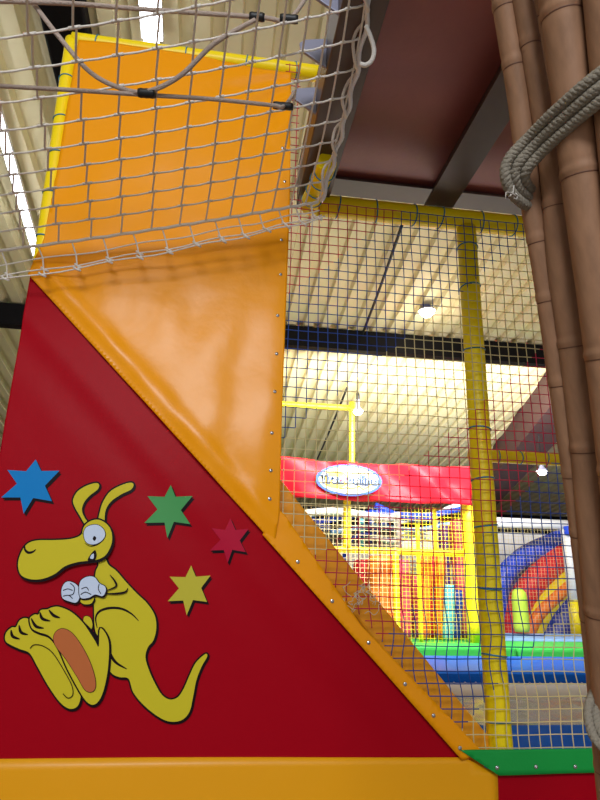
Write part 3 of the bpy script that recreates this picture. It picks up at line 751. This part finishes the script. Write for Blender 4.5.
def trampoline(x0, x1, y0, y1, label):
    t = thing('trampoline', ((x0+x1)/2, y0, ZA-.12), label, 'trampoline', 'grey trampolines set in the platform')
    b = MB(); b.box((x0+.005, y0+.008, ZA-.09), (x1-.005, y1-.008, ZA-.06), M['bed']); b.build('jump_bed', t)
    b = MB(); n = int((x1-x0)/.12)
    for yy in (y0+.03, y1-.03):
        for i in range(n): b.tube([(x0+i*.12+.06, yy-.015, ZA-.055), (x0+i*.12+.06, yy+.015, ZA-.055)], .008, M['lug'], 5)
    o = b.build('springs', t); o['kind'] = 'stuff'
trampoline(.6, 6, Y2, Y3, 'grey trampoline bed between the two blue padded edges')
slab('trampoline_pad', .4, 8, Y3, Y4, ZA-.12, ZA+.05, M['pad_blue'], 'broad blue padded edge behind the near trampoline', 'pad', G, .05)
trampoline(.4, 8, Y4, Y5, 'narrow grey trampoline bed before the green padded edge')
slab('trampoline_pad', -.5, 4.4, Y5, 11.98, ZA-.12, ZA+.1, M['pad_green'], 'green padded edge in front of the far play frame', 'pad', G, .05)
slab('trampoline_pad', 4.42, 8, Y5, 9.9, ZA-.12, ZA+.09, M['pad_green'], 'green padded edge in front of the striped slide', 'pad', G, .05)
slab('trampoline_pad', 4.42, 8, 9.95, 11.2, ZA-.10, ZA+.12, M['c_sky'], 'pale blue inflatable edge at the foot of the striped slide', 'pad', G, .05)
# crumpled clear film on the near bed
b = MB(); rr = random.Random(11); NX, NYY = 26, 12; c0, c1 = atz(470, 728, ZA), atz(600, 700, ZA)
xa, xb_, ya, yb_ = 1.75, 3.6, 4.5, 5.6
vs = []
for j in range(NYY+1):
    for i in range(NX+1):
        x = xa + (xb_-xa)*i/NX + .04*noise.noise(Vector((i*.5, j*.5, 2))); y = ya + (yb_-ya)*j/NYY + .05*noise.noise(Vector((i*.4, j*.6, 7)))
        vs.append((x, y, ZA - .05 + .07*abs(noise.noise(Vector((i*.25, j*.4, 4))))))
b.add(vs, [(j*(NX+1)+i, j*(NX+1)+i+1, (j+1)*(NX+1)+i+1, (j+1)*(NX+1)+i) for j in range(NYY) for i in range(NX)], M['film'], True)
o = b.build('plastic_film'); tag(o, 'crumpled clear plastic film lying on the near trampoline', 'plastic film')
o.modifiers.new('thickness', 'SOLIDIFY').thickness = .002

# far play frame --------------------------------------------------
BY = 9.4
B = lambda x_, y_, Y=BY: at(x_, y_, Y)
far = thing('play_frame', B(474, 642), 'far play frame of bright yellow poles holding the red banner', 'play frame')
def bpole(x0, y0, x1, y1, r, label, Y=BY, m=None):
    p, q = B(x0, y0, Y), B(x1, y1, Y)
    if abs(x1-x0) < abs(y1-y0): q.x = p.x = (p.x+q.x)/2
    else: q.z = p.z = (p.z+q.z)/2
    if y1 > 636: q.z = ZA+.1
    b = MB(); k = 8; b.tube([p.lerp(q, i/k) for i in range(k+1)], r, m or M['c_yellow'], 16)
    o = b.build('level_pole' if abs(x1-x0) > abs(y1-y0) else 'upright_pole', far); o['label'] = label
bpole(200, 401, 354, 406, .045, 'thin yellow pole lying level above the red banner')
bpole(352, 402, 352, 470, .045, 'short upright yellow pole rising behind the oval sign')
bpole(347, 500, 347, 548, .06, 'upright yellow pole just below the oval sign')
bpole(395, 548, 398, 640, .05, 'upright yellow pole left of the pink foam roller')
bpole(300, 548, 470, 554, .05, 'level pale yellow pole across the middle of the far frame')
bpole(468, 505, 474, 642, .11, 'thick bright yellow upright post at the right end of the far frame')
bpole(418, 525, 421, 640, .03, 'slim yellow upright among the foam rollers')
bpole(434, 508, 436, 552, .03, 'slim yellow upright above the level pole')
# banner with wavy folds
bl = thing('banner', B(380, 484, BY-.25), 'long red vinyl banner with oval sign on the far frame', 'banner')
def disp_b(x, z): return .05*math.sin(x*6 + z*7 + 2.5*n2(x, z, 1.1)) + .04*n2(x, z, 3)
BB = lambda x_, y_: at(x_, y_, BY-.25)
bpole(200, 470, 470, 470, .04, 'level pole behind the banner'); bpole(240, 462, 242, 640, .05, 'upright pole at the left end')
poly = [BB(180, 446), BB(250, 454), BB(360, 463), BB(472, 467), BB(473, 505), BB(360, 501), BB(250, 495), BB(180, 490)]
sheet('sheet', poly, BY-.25, disp_b, M['banner'], bl, step=.06, thick=.006)
# oval sign
sg = thing('oval_sign', BB(348, 481), 'oval cream sign with blue rim reading Trampolino on the red banner', 'sign')
ce = BB(348, 481); rx = (BB(381, 481).x - BB(315, 481).x)/2; rz = (BB(348, 466).z - BB(348, 497).z)/2; ys = BY - .33
def disc(rx_, rz_, y_, m, dx=0, dz=0, th=.02, n=48):
    b = MB(); vs = [Vector((ce.x+dx+rx_*math.cos(2*math.pi*k/n), y_, ce.z+dz+rz_*math.sin(2*math.pi*k/n))) for k in range(n)]
    vs2 = [v + Vector((0, th, 0)) for v in vs]
    b.add(vs + vs2, [tuple(range(n)), tuple(range(2*n-1, n-1, -1))] + [(k, k+n, (k+1) % n + n, (k+1) % n) for k in range(n)], m, False); return b
disc(rx, rz, ys, M['sign_blue']).build('rim', sg)
disc(rx*.91, rz*.86, ys-.004, M['sign_white']).build('board', sg)
disc(rx*.4, rz*.55, ys-.006, M['sign_yellow'], -rx*.42, 0, .004).build('yellow_patch', sg)
def text(s, size, loc, m, name, parent, off=0.0, ext=.002):
    cu = bpy.data.curves.new(name, 'FONT'); cu.body = s; cu.size = size; cu.align_x = 'CENTER'; cu.align_y = 'CENTER'; cu.extrude = ext; cu.offset = off
    o = bpy.data.objects.new(name, cu); C.objects.link(o); bpy.context.view_layer.update()
    dg = bpy.context.evaluated_depsgraph_get(); me = bpy.data.meshes.new_from_object(o.evaluated_get(dg)); bpy.data.objects.remove(o)
    me.materials.clear(); me.materials.append(m); me.transform(Matrix.Translation(Vector(loc) - parent.location) @ Matrix.Rotation(R(90), 4, 'X'))
    q = bpy.data.objects.new(name, me); C.objects.link(q); q.parent = parent; return q
text('Trampolino', rx*.37, (ce.x, ys-.010, ce.z), M['sign_letter'], 'lettering', sg, off=.016)
text('Trampolino', rx*.37, (ce.x, ys-.016, ce.z), M['sign_letter_in'], 'lettering', sg, off=-.016)
b = MB(); pc = Vector((ce.x - rx*.18, ys-.02, ce.z + rz*.1)); vs = [pc + Vector((math.cos(a)*q, 0, math.sin(a)*q)) for a, q in [(math.pi*k/6, .07 if k % 2 else .04) for k in range(12)]]
b.add(vs + [v + Vector((0, .004, 0)) for v in vs], [tuple(range(12)), tuple(range(23, 11, -1))] + [(k, k+12, (k+1) % 12+12, (k+1) % 12) for k in range(12)], M['sign_red'], False); b.build('red_star', sg)
b = MB(); b.tube([ce + Vector((rx*(-.3+.12*k), ys-.008-ce.y, -rz*(.55 - .02*k*(k % 3)))) for k in range(9)], .008, M['sign_yellow'], 5); b.build('underline', sg)

# fine net of the far frame
def finenet(x0, x1, z0, z1, Y, pitch, m, label, r=.004):
    r *= .55
    b = MB(); x = x0
    while x <= x1: b.box((x-r, Y-r, z0), (x+r, Y+r, z1), m); x += pitch
    z = z0
    while z <= z1: b.box((x0, Y-r, z-r), (x1, Y+r, z+r), m); z += pitch
    return tag(b.build('safety_net', origin=((x0+x1)/2, Y, z0)), label, 'net')
p0, p1, p2, p3 = B(288, 508), B(465, 640), B(497, 527), B(566, 628)
finenet(B(270, 508).x, B(396, 508).x, ZA+.1, B(300, 503).z, BY-.12, .07, M['net_beige'], 'fine straw coloured net on the left half of the far frame', .005)
finenet(B(398, 508).x, B(464, 508).x, ZA+.1, B(430, 508).z, BY-.12, .06, M['c_yellow'], 'fine yellow net before the foam rollers', .0045)
# padded orange wall and foam rollers
def roller(x0, y0, x1, y1, r, m, label, Y=BY+.45, grp='coloured foam rollers in the far frame'):
    p, q = at(x0, y0, Y), at(x1, y1, Y); k = 14; q.z = ZA+.1;  b = MB(); L = (q-p).length
    b.tube([p.lerp(q, i/k) for i in range(k+1)], r, m, 18, rfun=lambda i: r*(.8 if i in (0, k) else (.95 if i in (1, k-1) else 1 + .04*math.sin(i*1.9)))); tag(b.build('foam_roller', origin=q), label, 'foam roller', grp)
roller(380, 556, 384, 640, .23, M['c_orange'], 'orange foam roller at the left beside the padded beam')
roller(362, 560, 364, 640, .16, M['c_red'], 'red foam roller partly hidden by the diagonal beam', BY+.95)
roller(404, 560, 406, 640, .10, M['c_pink'], 'pink foam roller, the left one of the row')
roller(415, 575, 418, 640, .09, M['c_pink'], 'pale red foam roller leaning beside the pink one', BY+.7)
roller(426, 556, 424, 640, .09, M['c_orange'], 'orange foam roller in the middle of the row', BY+.3)
roller(434, 555, 430, 625, .09, M['c_red'], 'red foam roller right of the orange one', BY+.6)
roller(441, 556, 440, 640, .08, M['c_orange'], 'second orange foam roller nearer the yellow post', BY+.4)
roller(450, 585, 448, 640, .09, M['c_cyan'], 'pale cyan foam roller', BY+.22)
roller(458, 590, 455, 640, .09, M['c_blue'], 'bright blue foam roller next to the yellow post', BY+.5)
roller(456, 520, 462, 580, .13, M['c_pink'], 'tall rose foam roller behind the others by the thick post', BY+.8)
roller(445, 525, 440, 560, .12, M['c_purple'], 'tall purple foam roller at the back of the row', BY+1.0)
# climbing pipes in blue and white above the level pole
GP = 'blue and white pipes of the far climbing frame'
cf = thing('climbing_structure', at(337, 640, BY+1.5), 'clutter of blue and white climbing pipes under the red banner', 'climbing frame')
for i, (x0, y0, x1, y1, r, mk, lb) in enumerate([
    (398, 512, 402, 645, .05, 'white', 'white upright pipe beside the foam rollers'),
    (292, 506, 292, 645, .05, 'c_navy', 'navy upright pipe at the left end'),
    (230, 511, 400, 516, .07, 'white', 'white pipe lying level under the banner'),
    (282, 506, 330, 528, .06, 'c_navy', 'navy pipe slanting down at the left end under the banner'),
    (300, 520, 470, 510, .05, 'c_blue', 'blue pipe rising to the right under the banner'),
    (330, 530, 465, 526, .05, 'c_sky', 'light blue pipe lying level in the clutter of pipes'),
    (345, 545, 400, 516, .045, 'c_navy', 'navy pipe slanting up right of the short yellow pole'),
    (365, 540, 430, 536, .06, 'white', 'white pipe before the light blue one'),
    (375, 508, 460, 530, .06, 'c_blue', 'blue pipe falling to the right behind the pipes'),
    (362, 512, 362, 546, .05, 'c_cyan', 'short cyan upright pipe'),
    (372, 508, 371, 545, .05, 'c_navy', 'short navy upright pipe'),
    (336, 552, 337, 600, .05, 'c_navy', 'navy upright pipe under the level yellow pole'),
    (344, 552, 345, 590, .04, 'c_blue', 'blue upright pipe beside the navy one'),
    (395, 525, 470, 505, .06, 'white', 'white pipe rising to the thick yellow post')]):
    Y_ = BY + 1.1 + .09*i; p, q = at(x0, y0, Y_), at(x1, y1, Y_); q.z = ZA+.14 if y1 > 640 else q.z; b = MB(); k = 12
    b.tube([p.lerp(q, j/k) + Vector((0, 0, .05*math.sin(j*.8+i))) for j in range(k+1)], r, M[mk], 12); o = b.build('pipe', cf); o['label'] = lb
# padded wall behind it
b = MB(); p, q = at(270, 545, 13.2), at(480, 512, 13.2)
b.box((p.x, 13.2, ZA), (q.x+.2, 13.35, at(380, 548, 13.2).z), M['wall']); tag(b.build('padded_wall', bevel=.02), 'pale partition wall behind the climbing pipes', 'partition')

b = MB(); b.box((4.2, 13.5, 0), (9.0, 13.65, 2.86), M['white']); tag(b.build('white_backing', bevel=.02), 'white backing added as bright background behind the striped slide', 'partition')  # white sheet put in to give the overexposed brightness behind the slide
# right: white lit frame with striped inflatable slide
SYY = 11.6; S = lambda x_, y_, Y=SYY: at(x_, y_, Y)
fr_ = thing('slide_frame', S(570, 630), 'white frame with yellow foot and blue corner block around the striped slide', 'frame')
b = MB(); a, c_ = S(484, 522), S(600, 526); a.z = c_.z = (a.z+c_.z)/2; b.tube([a, a.lerp(c_, .5), c_], .10, M['white'], 14); b.build('top_bar', fr_)
b = MB(); a, c_ = S(569, 528), S(574, 600); a.x = c_.x; b.tube([a, a.lerp(c_, .5), c_], .11, M['white'], 14); b.build('upright', fr_)
b = MB(); d_ = Vector((c_.x, SYY, ZA)); b.tube([c_, c_.lerp(d_, .5), d_], .12, M['c_yellow'], 14); b.build('yellow_foot', fr_)
p = S(564, 531); b = MB(); b.box((p.x-.07, SYY-.25, p.z-.08), (p.x+.07, SYY-.1, p.z+.08), M['c_blue']); b.build('corner_block', fr_, bevel=.01)
slide = thing('inflatable_slide', S(530, 628, 12.6), 'inflatable slide wall with blue, red, yellow and navy slanting tubes', 'slide')
def air(pts, r, m, Y=12.6):
    pts = [(pts[0][0]-2, 662)] + pts; q = catmull([at(x_, y_, Y) for x_, y_ in pts], 7); b = MB(); b.tube(q, r, m, 18); b.build('air_tube', slide)
air([(500, 640), (499, 615), (503, 590), (517, 565), (540, 550), (570, 540), (600, 535)], .25, M['c_purple'], 12.9)
air([(498, 600), (505, 575), (520, 560), (545, 546), (575, 534), (610, 528)], .2, M['c_blue'], 12.6)
air([(512, 642), (516, 615), (528, 590), (548, 568), (575, 548), (610, 530)], .27, M['c_red'], 12.5)
air([(530, 645), (540, 615), (560, 592), (590, 566), (620, 545)], .27, M['c_yellow'], 12.4)
air([(528, 642), (533, 625), (545, 608), (570, 585)], .12, M['c_orange'], 12.2)
air([(552, 650), (562, 628), (580, 605), (610, 580)], .30, M['c_navy'], 12.2)
finenet(S(490, 530).x, S(561, 530).x, ZA, S(520, 528).z, SYY-.19, .07, M['net_beige'], 'fine straw coloured net before the striped slide', .0035)
p = at(522, 632, 10.9); b = MB(); hgt = at(522, 588, 10.9).z - p.z
b.tube([p + Vector((0, 0, hgt*k/10)) for k in range(11)], .14, M['c_lime'], 20, rfun=lambda i: [.12, .145, .14, .14, .14, .14, .14, .14, .135, .12, .05][i])
tag(b.build('punching_bag', origin=p), 'lime green upright foam bag in front of the striped slide', 'foam bag')
# yellow tube joining the post, under the brown girder
TY = 3.5
p, q = at(470, 455, TY), at(640, 464, TY); q.z = p.z
bfr = thing('play_frame', (p.x, TY, 0), 'second play frame with a level yellow tube behind the post under the brown girder', 'play frame')
pole('top_pole', p, q, .04, 'level yellow padded tube behind the post under the brown girder', [(at(x_, 456, TY).x-p.x)/(q.x-p.x) for x_ in (498, 519, 546, 590)], bfr)
for xx in (476, 632):
    e = at(xx, 456, TY); pole('upright_pole', Vector((e.x, TY+.0, .05)), Vector((e.x, TY, p.z)), .04, 'upright hidden behind nearer pole', [], bfr)
